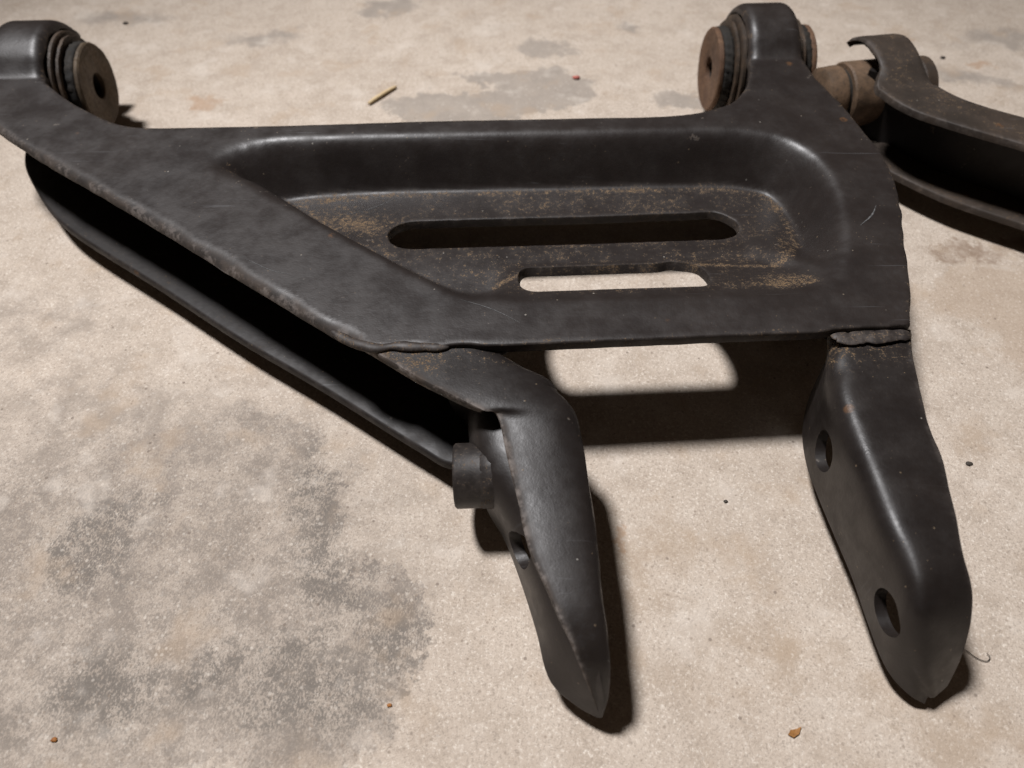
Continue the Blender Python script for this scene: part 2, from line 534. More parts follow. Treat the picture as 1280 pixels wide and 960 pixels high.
def loft(name, rows, mat, parent, thick, attrs=None, up=False, bevel=0.7):
    """grid of points (stations x section) with thickness"""
    R, C = len(rows), len(rows[0])
    v = [p for r in rows for p in r]
    f = []
    for i in range(R - 1):
        for j in range(C - 1):
            q = (i * C + j, i * C + j + 1, (i + 1) * C + j + 1, (i + 1) * C + j)
            f.append(q)
    if up:
        i, j = R // 3, C // 6
        a, b, c = (np.array(v[k]) for k in (i * C + j, i * C + j + 1, (i + 1) * C + j))
        if np.cross(b - a, c - a)[2] < 0:
            f = [q[::-1] for q in f]
    o = mesh_obj(name, v, f, mat, parent, True, attrs)
    m = o.modifiers.new('thickness', 'SOLIDIFY')
    m.thickness = thick * MM
    m.offset = -1
    m.use_even_offset = False
    if bevel:
        b = o.modifiers.new('edge', 'BEVEL')
        b.width = bevel * MM
        b.segments = 3
        b.limit_method = 'ANGLE'
        b.angle_limit = math.radians(55)
        b.use_clamp_overlap = True
    return o

def shell(name, G, mat, parent, tfun, attrfun):
    """closed pressed-steel shell: outer surface G (rows x columns), inner surface offset by tfun(row), square cut edges"""
    P = np.array(G)
    n, c = P.shape[:2]
    du = np.gradient(P, axis=0)
    dv = np.gradient(P, axis=1)
    N = np.cross(dv, du)
    N /= np.linalg.norm(N, axis=2)[:, :, None] + 1e-9
    if N[n // 3, c // 6, 2] < 0:
        N = -N
    verts, rust, wear = [], [], []
    for i in range(n):
        t = tfun(i / (n - 1))
        ring, wv = [], []
        inner = P[i] - N[i] * t
        def edge(k, k2):
            d = P[i, k] - P[i, k2]
            return d / (np.linalg.norm(d) + 1e-9)
        for j in range(c):
            ring.append(P[i, j])
            wv.append(0.0)
        d = edge(-1, -2)
        for f in (0.12, 0.5, 0.88):
            ring.append(P[i, -1] * (1 - f) + inner[-1] * f + d * min(0.55, t * 0.14))
            wv.append(0.5)
        for j in range(c - 1, -1, -1):
            ring.append(inner[j])
            wv.append(0.0)
        d = edge(0, 1)
        for f in (0.88, 0.5, 0.12):
            ring.append(inner[0] * (1 - (1 - f)) * 1.0 + P[i, 0] * (1 - f) + d * min(0.55, t * 0.14))
            wv.append(1.0)
        wv[0] = 0.9
        wv[1] = 0.15
        verts += ring
        for w_ in wv:
            r_, q_ = attrfun(i / (n - 1), w_)
            rust.append(r_)
            wear.append(q_)
    m = len(ring)
    f = []
    for i in range(n - 1):
        for j in range(m):
            j2 = (j + 1) % m
            f.append((i * m + j, i * m + j2, (i + 1) * m + j2, (i + 1) * m + j))
    f.append(tuple(range(m)))
    f.append(tuple((n - 1) * m + j for j in range(m))[::-1])
    o = mesh_obj(name, verts, f, mat, parent, True, {'rust': rust, 'wear': wear})
    bm = bmesh.new()
    bm.from_mesh(o.data)
    bmesh.ops.recalc_face_normals(bm, faces=bm.faces)
    bm.to_mesh(o.data)
    bm.free()
    o.data.set_sharp_from_angle(angle=math.radians(58))
    return o

def bake(o):
    dg = bpy.context.evaluated_depsgraph_get()
    dg.update()
    me = bpy.data.meshes.new_from_object(o.evaluated_get(dg))
    o.modifiers.clear()
    o.data = me
    me.polygons.foreach_set('use_smooth', [True] * len(me.polygons))
    me.set_sharp_from_angle(angle=math.radians(42))
    return o

def cut(o, cutters):
    for v, f in cutters:
        c = mesh_obj('cutter', v, f, M_PAINT, None, False)
        b = o.modifiers.new('hole', 'BOOLEAN')
        b.object = c
        b.operation = 'DIFFERENCE'
        b.solver = 'EXACT'
    cs = [m.object for m in o.modifiers if m.type == 'BOOLEAN']
    bake(o)
    for c in cs:
        me = c.data
        bpy.data.objects.remove(c, do_unlink=True)
        bpy.data.meshes.remove(me)
    return o

def frame(axis):
    a = np.array(axis, float)
    a /= np.linalg.norm(a)
    ref = np.array((0, 0, 1.0)) if abs(a[2]) < 0.9 else np.array((1.0, 0, 0))
    b = np.cross(ref, a)
    b /= np.linalg.norm(b)
    c = np.cross(a, b)
    return a, b, c

def lathe(profile, center, axis, seg=64, ripple=None, close=True):
    """profile: list of (distance along the axis, radius); ripple(k, seg, i) scales the radius"""
    a, b, c = frame(axis)
    ctr = np.array(center, float)
    v, f = [], []
    for i, (t, r) in enumerate(profile):
        for k in range(seg):
            an = 2 * math.pi * k / seg
            rr = r * (ripple(k, seg, i) if ripple else 1)
            v.append(ctr + a * t + (b * math.cos(an) + c * math.sin(an)) * rr)
    n = len(profile)
    for i in range(n - 1):
        for k in range(seg):
            k2 = (k + 1) % seg
            f.append((i * seg + k, i * seg + k2, (i + 1) * seg + k2, (i + 1) * seg + k))
    if close:
        for k in range(seg):
            k2 = (k + 1) % seg
            f.append(((n - 1) * seg + k, (n - 1) * seg + k2, k2, k))
    else:
        f.append(tuple(range(seg))[::-1])
        f.append(tuple((n - 1) * seg + k for k in range(seg)))
    return v, f

def tube_path(path, radii, seg=10, jitter=0.0, squash=1.0, rnd=None):
    v, f = [], []
    P = [np.array(p, float) for p in path]
    n = len(P)
    for i in range(n):
        t = P[min(i + 1, n - 1)] - P[max(i - 1, 0)]
        a, b, c = frame(t)
        for k in range(seg):
            an = 2 * math.pi * k / seg
            r = radii[i] * (1 + (rnd.uniform(-jitter, jitter) if rnd else 0))
            v.append(P[i] + b * math.cos(an) * r + c * math.sin(an) * r * squash)
    for i in range(n - 1):
        for k in range(seg):
            k2 = (k + 1) % seg
            f.append((i * seg + k, i * seg + k2, (i + 1) * seg + k2, (i + 1) * seg + k))
    f.append(tuple(range(seg))[::-1])
    f.append(tuple((n - 1) * seg + k for k in range(seg)))
    return v, f

# ------------------------------------------------------------------ the floor
fv = [(-1500, -700, 0), (1500, -700, 0), (1500, 2300, 0), (-1500, 2300, 0)]
floor = mesh_obj('concrete_floor', fv, [(0, 1, 2, 3)], M_FLOOR, None, False)
floor['kind'] = 'structure'
floor['label'] = 'beige concrete floor with grey scuffs and brown stains'

# ------------------------------------------------------------------ the big control arm
YAW = math.atan2(18.7, 377.6)
AX = np.array((math.cos(YAW), math.sin(YAW)))       # direction of the bushing axis
PV = np.array((-math.sin(YAW), math.cos(YAW)))
ZC = 37.0
arm = thing('control_arm', 'large black triangular control arm with two slots lying on the concrete', 'control arm', (0, 240, 0), 'suspension control arms')

class Eye:
    def __init__(s, x, y, half, ax=None):
        s.c = np.array((x, y), float)
        s.h = half
        s.a = AX if ax is None else np.array(ax)
        s.p = np.array((-s.a[1], s.a[0]))
    def uv(s, x, y):
        dx, dy = x - s.c[0], y - s.c[1]
        return dx * s.a[0] + dy * s.a[1], dx * s.p[0] + dy * s.p[1]
    def pt(s, u, v):
        return tuple(s.c + s.a * u + s.p * v)
    def axis3(s):
        return (s.a[0], s.a[1], 0)
    def c3(s):
        return (s.c[0], s.c[1], ZC)
    def arch(s, x, y, r, k=7.0, base=60.0, e=6.0):
        """height of a strap that leaves the plate and goes over the eye"""
        u, v = s.uv(x, y)
        t = np.clip(1 - (v / r) ** 2, 0, None)
        z = ZC + r * np.sqrt(t)
        front = smooth01((v + r + 30) / 30)
        z = np.where(v < -r, ZC - 60, z)
        m = np.clip(0.5 + 0.5 * (z - base) / k, 0, 1)
        q = base * (1 - m) + z * m + k * m * (1 - m) * 0.5
        q = np.where(v > 0, z, q)
        o = np.clip((np.abs(u) - (s.h - e)) / e, 0, 1)
        q = q - e * 0.8 * (1 - np.sqrt(1 - np.minimum(o, 0.995) ** 2)) * smooth01((v + r) / 14)
        return np.where(v < -r - 2, base, q)

EYE_R = Eye(153.5, 447.2, 15.5)
EYE_L = Eye(-283.5, 425.5, 15.5)
RARCH = 37.0

rnd = random.Random(5)

# outline of the upper plate (mm); the part of it past each eye's crown is added from the eye
def eye_loop(E, vend):
    return [E.pt(E.h, v) for v in (-24, -12, 0, 14, vend)], [E.pt(-E.h, v) for v in (vend, 14, 0, -12, -24)]

r_up, r_dn = eye_loop(EYE_R, 31)
l_up, l_dn = eye_loop(EYE_L, 31)
right_side = [(163.2, 206.8), (165, 211), (169.5, 226), (173.9, 242.7), (179.5, 266), (184.6, 286.9), (187.4, 303), (187.7, 315.1), (186.8, 328),
              (184.7, 339.1), (180.8, 361), (175.8, 381), (171.8, 398), (170.2, 410)]
neck_r = [(137.4, 410), (134.5, 396), (129, 383), (120, 370.5), (109, 364), (98, 360.2), (81.2, 357.6)]
rear = [(40, 356.2), (0, 354.6), (-59.3, 352.2), (-120, 349.2), (-170, 346.8), (-190, 346.6)]
neck_l = [(-201, 347.9), (-212, 352), (-228.3, 362.2), (-242.8, 372.9), (-255.5, 384.2), (-264, 393.5)]
outer_l = [(-299.5, 394), (-301, 383), (-297, 372), (-288, 361)]
diag = [(-267.2, 343.5), (-237.6, 321), (-199, 294), (-161.9, 267.8), (-117.7, 235.1), (-98, 220.8), (-78.6, 207), (-66, 198.6)]
weld_edge = [(-58, 195.6), (-48, 194.9), (-40, 196.6), (-31, 194.6), (-24, 195.9), (-17, 196.2), (-11.2, 195.4)]
front = [(20, 197), (51.5, 198.9), (90, 201.3), (128, 203.6), (131, 204.6), (140, 205.6), (150, 206.0), (158, 206.6)]

def corner_poly(parts, step):
    """smooth inside each run of points, sharp where runs meet"""
    out = []
    for i, run in enumerate(parts):
        nxt = parts[(i + 1) % len(parts)][0]
        c = catmull(list(run) + [nxt], step, False)
        out.append(c[:-1])
    return np.concatenate(out)

body = right_side + r_up
body2 = r_dn + neck_r + rear + neck_l + l_up
body3 = l_dn + outer_l + diag + weld_edge
outline = corner_poly([body, body2, body3, front], 2.2)
# hand-cut edges are never quite straight
dn = near(np.array(diag), outline)[0]
for i, p in enumerate(outline):
    w = 0.25
    if p[0] > 150 and p[1] < 400:
        w = 0.55
    j = noise.noise(Vector((p[0] * 0.11, p[1] * 0.11, 3))) * w * 1.6
    outline[i] = p + np.array((j, j * 0.6))

on_diag = np.array([(p[0] < -8) and (p[1] < 392) and (p[1] < 206 + (-78 - p[0]) * 0.742 + 14) and (p[1] < 345 or p[0] < -262) for p in outline])
lip = np.full(len(outline), 1.1)
for i, p in enumerate(outline):
    if on_diag[i]:
        fade = min(1, max(0, (p[0] + 300) / 60))
        lip[i] = 1.6 + fade * (3.2 + 2.4 * noise.noise(Vector((p[0] * 0.05, p[1] * 0.05, 9))) + 0.5 * noise.noise(Vector((p[0] * 0.16, p[1] * 0.16, 2))))
        if p[0] > -62:
            lip[i] = 1.2
lip = np.maximum(lip, 1.0)

def rounded_slot(x0, y0, x1, y1, hh, rx):
    """slot along the line (x0,y0)-(x1,y1), half height hh, ends rounded over the length rx"""
    d = np.array((x1 - x0, y1 - y0), float)
    L = np.linalg.norm(d)
    d /= L
    n = np.array((-d[1], d[0]))
    o = np.array((x0, y0), float)
    pts = []
    k = int((L - 2 * rx) / 2.2)
    for i in range(k):
        pts.append((rx + (L - 2 * rx) * i / k, -hh))
    for i in range(18):
        a = -math.pi / 2 + math.pi * i / 18
        pts.append((L - rx + rx * abs(math.cos(a)) ** 0.8, hh * math.copysign(abs(math.sin(a)) ** 0.8, math.sin(a))))
    for i in range(k):
        pts.append((L - rx - (L - 2 * rx) * i / k, hh))
    for i in range(18):
        a = math.pi / 2 + math.pi * i / 18
        pts.append((rx - rx * abs(math.cos(a)) ** 0.8, hh * math.copysign(abs(math.sin(a)) ** 0.8, math.sin(a))))
    out = []
    for (u, v) in pts:
        p = o + d * u + n * v
        p = p + noise.noise(Vector((p[0] * 0.2, p[1] * 0.2, 7))) * 0.25
        if v > hh * 0.8:
            p = p + n * 2.2 * math.exp(-((u - L + 13) / 4.5) ** 2)
        out.append(p)
    return np.array(out)

def slot(cx0, cy0, cx1, cy1, r, bump_at=None):
    d = np.array((cx1 - cx0, cy1 - cy0), float)
    L = np.linalg.norm(d)
    d /= L
    n = np.array((-d[1], d[0]))
    pts = []
    k = max(2, int(L / 2.2))
    for i in range(k):
        pts.append(np.array((cx0, cy0)) + d * L * i / k - n * r)
    for i in range(16):
        a = -math.pi / 2 + math.pi * i / 16
        pts.append(np.array((cx1, cy1)) + (d * math.cos(a) + n * math.sin(a)) * r)
    for i in range(k):
        pts.append(np.array((cx1, cy1)) - d * L * i / k + n * r)
    for i in range(16):
        a = math.pi / 2 + math.pi * i / 16
        pts.append(np.array((cx0, cy0)) + (d * math.cos(a) + n * math.sin(a)) * r)
    pts = np.array(pts)
    for i, p in enumerate(pts):
        w = noise.noise(Vector((p[0] * 0.2, p[1] * 0.2, 7))) * 0.35
        pts[i] += w
        if bump_at is not None:
            g = math.exp(-((p[0] - bump_at) / 7.0) ** 2)
            if (p - np.array((cx0, cy0))) @ n > 0:
                pts[i] += n * g * 2.6
    return pts

slot_a = slot(-48.5, 286.2, 101.5, 294.8, 13.2)
slot_b = rounded_slot(2.8, 243.4, 88.6, 247.6, 13.6, 8.0)

# the pressed recess: rim outline with, at each point, the width of the wall that runs down from it
rec_pts = [(-151, 315, 30), (-146, 327, 28), (-128, 334.5, 18), (-90, 336.5, 13.5), (-30, 338.3, 13), (24.9, 340.5, 13), (90, 342.8, 13.5), (122, 342, 14.5), (142, 335.5, 16),
           (152, 322, 15), (155, 300, 13), (152.5, 275, 13), (148, 252, 15), (143, 239, 20), (133, 230, 30), (118, 226.2, 37), (80, 224.3, 39), (40, 222.8, 39),
           (5, 221.6, 36), (-10, 222.6, 20), (-24, 227.6, 12), (-40, 238.6, 10), (-89.5, 274.2, 10), (-128, 301.5, 19), (-143, 307, 28)]
rec = catmull(rec_pts, 2.5)
rec_w = rec[:, 2]

def recess(x, y):
    p = np.column_stack([x, y])
    d, i = near(rec[:, :2], p)
    ins = inside(rec[:, :2], p)
    # smooth wall width by a weighted mean over the rim
    dd = np.linalg.norm(p[:, None, :] - rec[None, ::3, :2], axis=2)
    wgt = 1 / (dd + 1.0) ** 3
    w = (wgt * rec_w[None, ::3]).sum(1) / wgt.sum(1)
    s = np.where(ins, d, -d)
    return s, w

# wall profile: wide soft radius at the rim, tight fillet at the foot
PROF_T = np.linspace(0, 1, 200)
_sl = smooth01(PROF_T / 0.62) * smooth01((1.0 - PROF_T) / 0.14)
PROF_F = np.concatenate([[0], np.cumsum(_sl)[:-1]])
PROF_F = PROF_F / PROF_F[-1]

def plate_z(x, y):
    z = np.full(len(x), 60.0)
    s, w = recess(x, y)
    u = (s + 1.5) / (w + 1.5)
    f = np.interp((s + 7.0) / (w + 7.0), PROF_T, PROF_F)
    # the front wall is a long flat ramp with a crease at each end
    uc = np.clip((s + 1.5) / 40.5, -0.2, 1.2)
    ramp = 0.5 * ((uc ** 2 + 0.0004) ** 0.5 - ((uc - 1) ** 2 + 0.0006) ** 0.5 + 1)
    lin = smooth01((w - 12) / 10) * smooth01((296 - y) / 16) * smooth01((x + 14) / 22)
    f = f * (1 - lin) + ramp * lin
    z = z - f * (17.0 + 8.0 * smooth01((y - 250) / 75))
    for E in (EYE_R, EYE_L):
        u_, v_ = E.uv(x, y)
        m = (np.abs(u_) < 40) & (v_ > -RARCH - 4)
        if m.any():
            z[m] = E.arch(x[m], y[m], RARCH)
    # slight unevenness of pressed sheet
    z += np.array([noise.noise(Vector((a * 0.013, b * 0.013, 1))) * 0.5 for a, b in zip(x, y)])
    return z

def plate_attr(x, y, d, r):
    s, w = recess(x, y)
    u = s / w
    rust = np.zeros(len(x))
    fl = np.maximum(smooth01((u - 0.85) / 0.3), smooth01(u * 5) * smooth01((w - 20) / 10))
    back = np.exp(-((u - 1.12) / 0.22) ** 2) * (y > 270)
    stepl = np.exp(-((u - 1.06) / 0.12) ** 2) * (y < 285) * (w > 20) * smooth01((x + 40) / 40)
    corner = np.exp(-(((x - 120) / 24) ** 2 + ((y - 236) / 9) ** 2)) * 0.75
    corner2 = np.exp(-(((x - 132) / 9) ** 2 + ((y - 262) / 12) ** 2)) * 0.9
    left = np.exp(-(((x + 78) / 34) ** 2 + ((y - 296) / 13) ** 2)) * 0.8
    rust = np.maximum.reduce([fl * 0.27, back * 0.60, stepl * 0.95, corner * fl, corner2 * fl, left * fl])
    edge = smooth01(1 - d / 5.0) * 0.25
    rust = np.maximum(rust, edge)
    rust = np.maximum(rust, 0.06)
    wear = np.where(r > 2.0, smooth01(1.25 - d / r), smooth01(1 - d / 1.4) * 0.25)
    return {'rust': rust, 'wear': wear}

plate = sheet('top_plate', [outline, slot_a, slot_b], [lip, np.full(len(slot_a), 0.7), np.full(len(slot_b), 0.7)],
              plate_z, 4.6, M_PAINT, arm, 1.7, plate_attr)

# lower flange of the channel, a mirror image that shows along the open side
lf = [(-294, 470), (-294, 430), (-294.5, 400), (-293, 386), (-287, 371), (-275, 353), (-261, 335), (-243.1, 317), (-177.6, 270), (-129.4, 235), (-86.9, 206.8), (-40, 174), (-26, 165.5), (-14, 168),
      (-10, 180), (-40, 222), (-100, 268), (-170, 318), (-215, 350), (-240, 374), (-258, 398), (-268, 430), (-268, 470)]
def lower_z(x, y):
    E = EYE_L
    z = np.full(len(x), 55.0)
    z = E.arch(x, y, 33.5, 7.0, 55.0, 3.0)
    z2 = np.full(len(x), 55.0)
    u_, v_ = EYE_R.uv(x, y)
    m = (np.abs(u_) < 60) & (v_ > -60)
    z = np.where(m, EYE_R.arch(x, y, 33.5, 7.0, 55.0, 3.0), z)
    z = np.where((~m) & (x > -200), 55.0, z)
    return 2 * ZC - z
lfo = corner_poly([lf[:1] + lf[1:22], lf[22:]], 3.0)
sheet('lower_flange', [lfo], [np.full(len(lfo), 1.6)], lower_z, 4.4, M_SHADE, arm, 3.2,
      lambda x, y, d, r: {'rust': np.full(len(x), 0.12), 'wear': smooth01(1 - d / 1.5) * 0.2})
rf = [(165, 236), (168, 243), (178, 287), (181, 315), (179, 339), (175, 361), (170, 390), (168, 430), (168, 472), (138, 472), (138, 430), (138, 395), (142, 360), (150, 320), (148, 275), (150, 240)]
rfo = corner_poly([rf[:9], rf[9:]], 4.0)
sheet('lower_flange', [rfo], [np.full(len(rfo), 1.2)], lower_z, 4.4, M_PAINT, arm, 4.0,
      lambda x, y, d, r: {'rust': np.full(len(x), 0.1), 'wear': smooth01(1 - d / 1.5) * 0.1})

# vertical walls of the channel
def wall(name, path, z0, z1, t, parent, mat):
    P = catmull(path, 4.0, False)
    rows = [[(p[0], p[1], z0 + (z1 - z0) * k / 6) for k in range(7)] for p in P]
    o = loft(name, rows, mat, parent, t, {'rust': [0.1] * (len(P) * 7), 'wear': [0.0] * (len(P) * 7)}, False, 0)
    return bake(o)
wall('rear_wall', [(-268, 402), (-262, 391), (-246, 372), (-228, 358.5), (-212, 348.5), (-198, 344), (-185, 343), (-59, 348.6), (81, 354), (100, 356.5), (122, 366.5), (133, 380), (139, 398), (141, 412)], 17, 56.5, 3.5, arm, M_PAINT)
wall('inner_wall', [(-262, 392), (-240, 368), (-205, 338), (-160, 305), (-100, 262), (-60, 232)], 17, 42, 3.0, arm, M_PAINT)

# eyes and bushings
def make_eye(E, parent, mat):
    h, r, e = E.h - 1.0, RARCH - 1.4, 5.0
    prof = [(-h, 28)]
    prof += [(-h, r - e)]
    for i in range(1, 7):
        a = math.pi / 2 * i / 6
        prof.append((-h + e * (1 - math.cos(a)), r - e + e * math.sin(a)))
    for i in range(0, 7):
        a = math.pi / 2 * (1 - i / 6)
        prof.append((h - e * (1 - math.cos(a)), r - e + e * math.sin(a)))
    prof += [(h, 28)]
    v, f = lathe(prof, E.c3(), E.axis3(), 72)
    o = mesh_obj('bushing_eye', v, f, mat, parent, True, {'rust': [0.15] * len(v), 'wear': [0] * len(v)})
    o.data.set_sharp_from_angle(angle=math.radians(50))
    return o

def make_bushing(E, parent, washer_mat, sleeve_mat, ext=0.0):
    h = E.h
    R = random.Random(int(abs(E.c[0])))
    v, f = lathe([(-h - 2.6, 25), (-h - 2.6, 30.2), (-h - 2.0, 31), (-h - 0.3, 31), (-h + 0.2, 29.3), (h - 0.2, 29.3), (h + 0.3, 31), (h + 2.0, 31), (h + 2.6, 30.2), (h + 2.6, 25)],
                 E.c3(), E.axis3(), 72)
    root = mesh_obj('bushing', v, f, sleeve_mat, parent, True)
    root.data.set_sharp_from_angle(angle=math.radians(40))
    root['label'] = 'rubber bushing with rusty end washers pressed into the eye'
    for s in (-1, 1):
        v, f = lathe([(s * (h + 1.5), 22), (s * (h + 3.2), 27.6), (s * (h + 3.6), 28.4), (s * (h + 5.2), 28.4), (s * (h + 5.6), 27.4), (s * (h + 5.0), 22)], E.c3(), E.axis3(), 72, lambda k, n, i: 1 + 0.008 * math.sin(k * 0.7 + i) + 0.006 * math.sin(k * 1.9))
        o = mesh_obj('retaining_ring', v, f if s > 0 else [q[::-1] for q in f], sleeve_mat, root, True)
        o.data.set_sharp_from_angle(angle=math.radians(40))
        rip = lambda k, n, i: (1.0 + 0.012 * math.sin(k * 1.7 + i) + R.uniform(-0.02, 0.02))
        v, f = lathe([(s * (h + 4.5), 20), (s * (h + 5.4), 24.2), (s * (h + 7.0), 24.8), (s * (h + 8.6), 24.3), (s * (h + 10.2), 24.7), (s * (h + 11.2), 23.6), (s * (h + 11.4), 20)], E.c3(), E.axis3(), 112, rip)
        mesh_obj('rubber_ring', v, f if s > 0 else [q[::-1] for q in f], M_RUBBER, root, True)
        b = 0.8
        v, f = lathe([(s * (h + 11.0), 7.4), (s * (h + 11.0), 23.6), (s * (h + 11.0 + b), 24.4), (s * (h + 14.2 - b), 24.4), (s * (h + 14.2), 23.6), (s * (h + 14.2), 8.2), (s * (h + 13.6), 7.4)],
                     E.c3(), E.axis3(), 72, lambda k, n, i: 1 + 0.006 * math.sin(k * 0.53) + 0.004 * math.sin(k * 1.7))
        o = mesh_obj('end_washer', v, f if s > 0 else [q[::-1] for q in f], washer_mat, root, True)
        o.data.set_sharp_from_angle(angle=math.radians(40))
    v, f = lathe([(-h - 11.4, 7.5), (-h - 11.4, 11), (h + 11.4, 11), (h + 11.4, 7.5)], E.c3(), E.axis3(), 40)
    o = mesh_obj('inner_tube', v, f, M_RUBBER, root, True)
    o.data.set_sharp_from_angle(angle=math.radians(40))
    return root

make_eye(EYE_R, arm, M_PAINT)
make_eye(EYE_L, arm, M_PAINT)
make_bushing(EYE_R, arm, M_WASHER, M_SLEEVE)
make_bushing(EYE_L, arm, M_WASHER_DULL, M_SLEEVE)

# ------------------------------------------------------------------ the two welded brackets
LEFT_STATIONS = [   # cut edge of the flange, outside of the bend, lower edge of the web
    ((-59.6, 196.5, 58.6), (-11.8, 202.6, 57.5), (-28.1, 203.7, 30.0)),
    ((-35.8, 180.0, 58.6), (0.0, 192.0, 55.5), (-24.7, 196.5, 22.0)),
    ((-22.0, 171.7, 58.3), (15.2, 183.3, 53.5), (-17.7, 189.2, 14.0)),
    ((-11.5, 165.5, 57.4), (23.3, 171.8, 52.0), (-12.9, 174.4, 11.0)),
    ((-4.9, 163.9, 55.0), (26.7, 158.2, 50.5), (-9.5, 159.8, 10.0)),
    ((-1.2, 147.3, 52.5), (28.4, 140.1, 48.5), (-6.0, 149.2, 10.0)),
    ((2.8, 129.4, 50.0), (29.6, 124.6, 47.0), (1.0, 136.1, 10.0)),
    ((7.1, 111.7, 48.5), (30.3, 109.5, 45.5), (7.5, 117.8, 10.0)),
    ((15.7, 90.2, 46.0), (31.1, 91.4, 43.0), (13.1, 97.4, 11.0)),
    ((21.6, 78.6, 38.0), (32.5, 78.3, 35.0), (16.0, 82.4, 11.0)),
    ((26.6, 72.0, 25.0), (32.8, 72.2, 22.0), (23.2, 73.6, 10.5)),
    ((30.3, 67.9, 11.5), (31.6, 68.1, 11.0), (29.8, 68.2, 9.8)),
]
RIGHT_STATIONS = [  # cut edge of the flange, crest of the bend, lower edge of the web
    ((165.9, 208.6, 54.8), (137.0, 209.9, 54.8), (141.1, 214.1, 42.0)),
    ((162.1, 196.2, 55.0), (133.6, 193.6, 55.5), (138.6, 210.5, 30.0)),
    ((159.8, 180.1, 54.5), (130.3, 179.3, 55.5), (134.6, 202.5, 14.0)),
    ((158.0, 167.6, 54.5), (129.6, 165.8, 55.5), (128.7, 186.3, 12.0)),
    ((156.9, 155.8, 54.0), (130.2, 152.7, 55.0), (125.5, 168.4, 14.0)),
    ((156.8, 139.8, 53.5), (131.1, 136.3, 55.0), (126.4, 152.9, 14.0)),
    ((154.0, 124.6, 53.0), (132.1, 120.7, 54.5), (128.4, 135.5, 14.0)),
    ((153.0, 110.3, 51.5), (134.1, 108.7, 53.5), (130.5, 118.0, 14.0)),
    ((153.5, 99.4, 47.0), (135.1, 99.1, 51.0), (131.8, 101.2, 13.0)),
    ((154.1, 91.5, 39.0), (135.9, 90.6, 45.0), (133.8, 88.6, 11.0)),
    ((155.6, 86.4, 28.0), (139.8, 83.6, 33.0), (136.9, 81.3, 9.0)),
    ((156.6, 82.5, 17.0), (144.5, 78.1, 20.0), (142.3, 75.8, 7.0)),
    ((156.1, 78.8, 8.0), (150.1, 75.0, 8.0), (148.1, 73.9, 4.0)),
]

def stations(rows, section, per=6, nsec=40):
    keys = []
    for i, r in enumerate(rows):
        pts = section(i, *[np.array(p, float) for p in r])
        c = catmull3(pts, nsec)
        keys.append(c)
    out = []
    for j in range(nsec):
        out.append(catmull3([k[j] for k in keys], (len(rows) - 1) * per + 1, uniform=True))
    return [[out[j][i] for j in range(nsec)] for i in range(len(out[0]))]

def catmull3(pts, n, uniform=False):
    P = [np.array(p, float) for p in pts]
    m = len(P)
    if uniform:
        acc = np.arange(m, dtype=float)
    else:
        acc = np.concatenate([[0], np.cumsum([np.linalg.norm(P[i + 1] - P[i]) for i in range(m - 1)])])
    out = []
    for t in np.linspace(0, acc[-1], n):
        i = min(m - 2, max(0, int(np.searchsorted(acc, t, side='right') - 1)))
        u = (t - acc[i]) / (acc[i + 1] - acc[i] + 1e-9)
        p1, p2 = P[i], P[i + 1]
        h = acc[i + 1] - acc[i]
        def tan(k):
            if k == 0:
                return (P[1] - P[0]) / (acc[1] - acc[0] + 1e-9)
            if k == m - 1:
                return (P[-1] - P[-2]) / (acc[-1] - acc[-2] + 1e-9)
            return (P[k + 1] - P[k - 1]) / (acc[k + 1] - acc[k - 1] + 1e-9)
        m1, m2 = tan(i) * h, tan(i + 1) * h
        out.append((2 * u**3 - 3 * u**2 + 1) * p1 + (u**3 - 2 * u**2 + u) * m1 + (-2 * u**3 + 3 * u**2) * p2 + (u**3 - u**2) * m2)
    return out

def left_section(i, A, C, B):
    k = min(1.0, np.linalg.norm(C - A) / 22)
    d = C - A
    up = np.array((0, 0, 1.0))
    g = {2: 0.4, 3: 0.9, 4: 1.0, 5: 1.0, 6: 0.9, 7: 0.6, 8: 0.35}.get(i, 0.0)     # how far the web swings in under the flange
    W = np.array((min(A[0], B[0]) - 0.5, B[1], A[2] - 16))
    m1 = C + (B - C) * 0.36
    m1 = m1 * (1 - g) + (C * 0.55 + W * 0.45 + up * -1.0) * g
    m2 = C + (B - C) * 0.62
    m2 = m2 * (1 - g) + W * g
    k2 = k * {0: 0.1, 1: 0.5, 2: 1.1, 3: 1.6, 4: 1.5}.get(i, 1.0)      # raised shoulder where it leaves the arm
    return [A, A + d * 0.3 + up * 1.2 * k2, A + d * 0.62 + up * 1.8 * k2, A + d * 0.86 + up * 1.3 * k2, C + up * -1.0 * k,
            C + (B - C) * 0.14 + np.array((1.2, 0, 0)) * k + up * -1.5 * g, m1, m2, B]

def right_section(i, A, R, B):
    w = np.linalg.norm(A - R)
    k = min(1.0, w / 20)
    h = max(0.15, min(1.0, (R[2] - B[2]) / 40))
    d = (A - R) / w
    wl = R + np.array((-4.2 * k, 0.5, -9 * h))
    return [A, R + d * w * 0.6 + np.array((0, 0, 0.3)), R + d * 5 * k + np.array((0, 0, 0.4 * h)), R + np.array((0, 0, -0.4 * h)), R + np.array((-2.8 * k, 0, -3.2 * h)), wl,
            wl * 0.5 + B * 0.5 + np.array((-0.3 * k, 0, 0)), B]

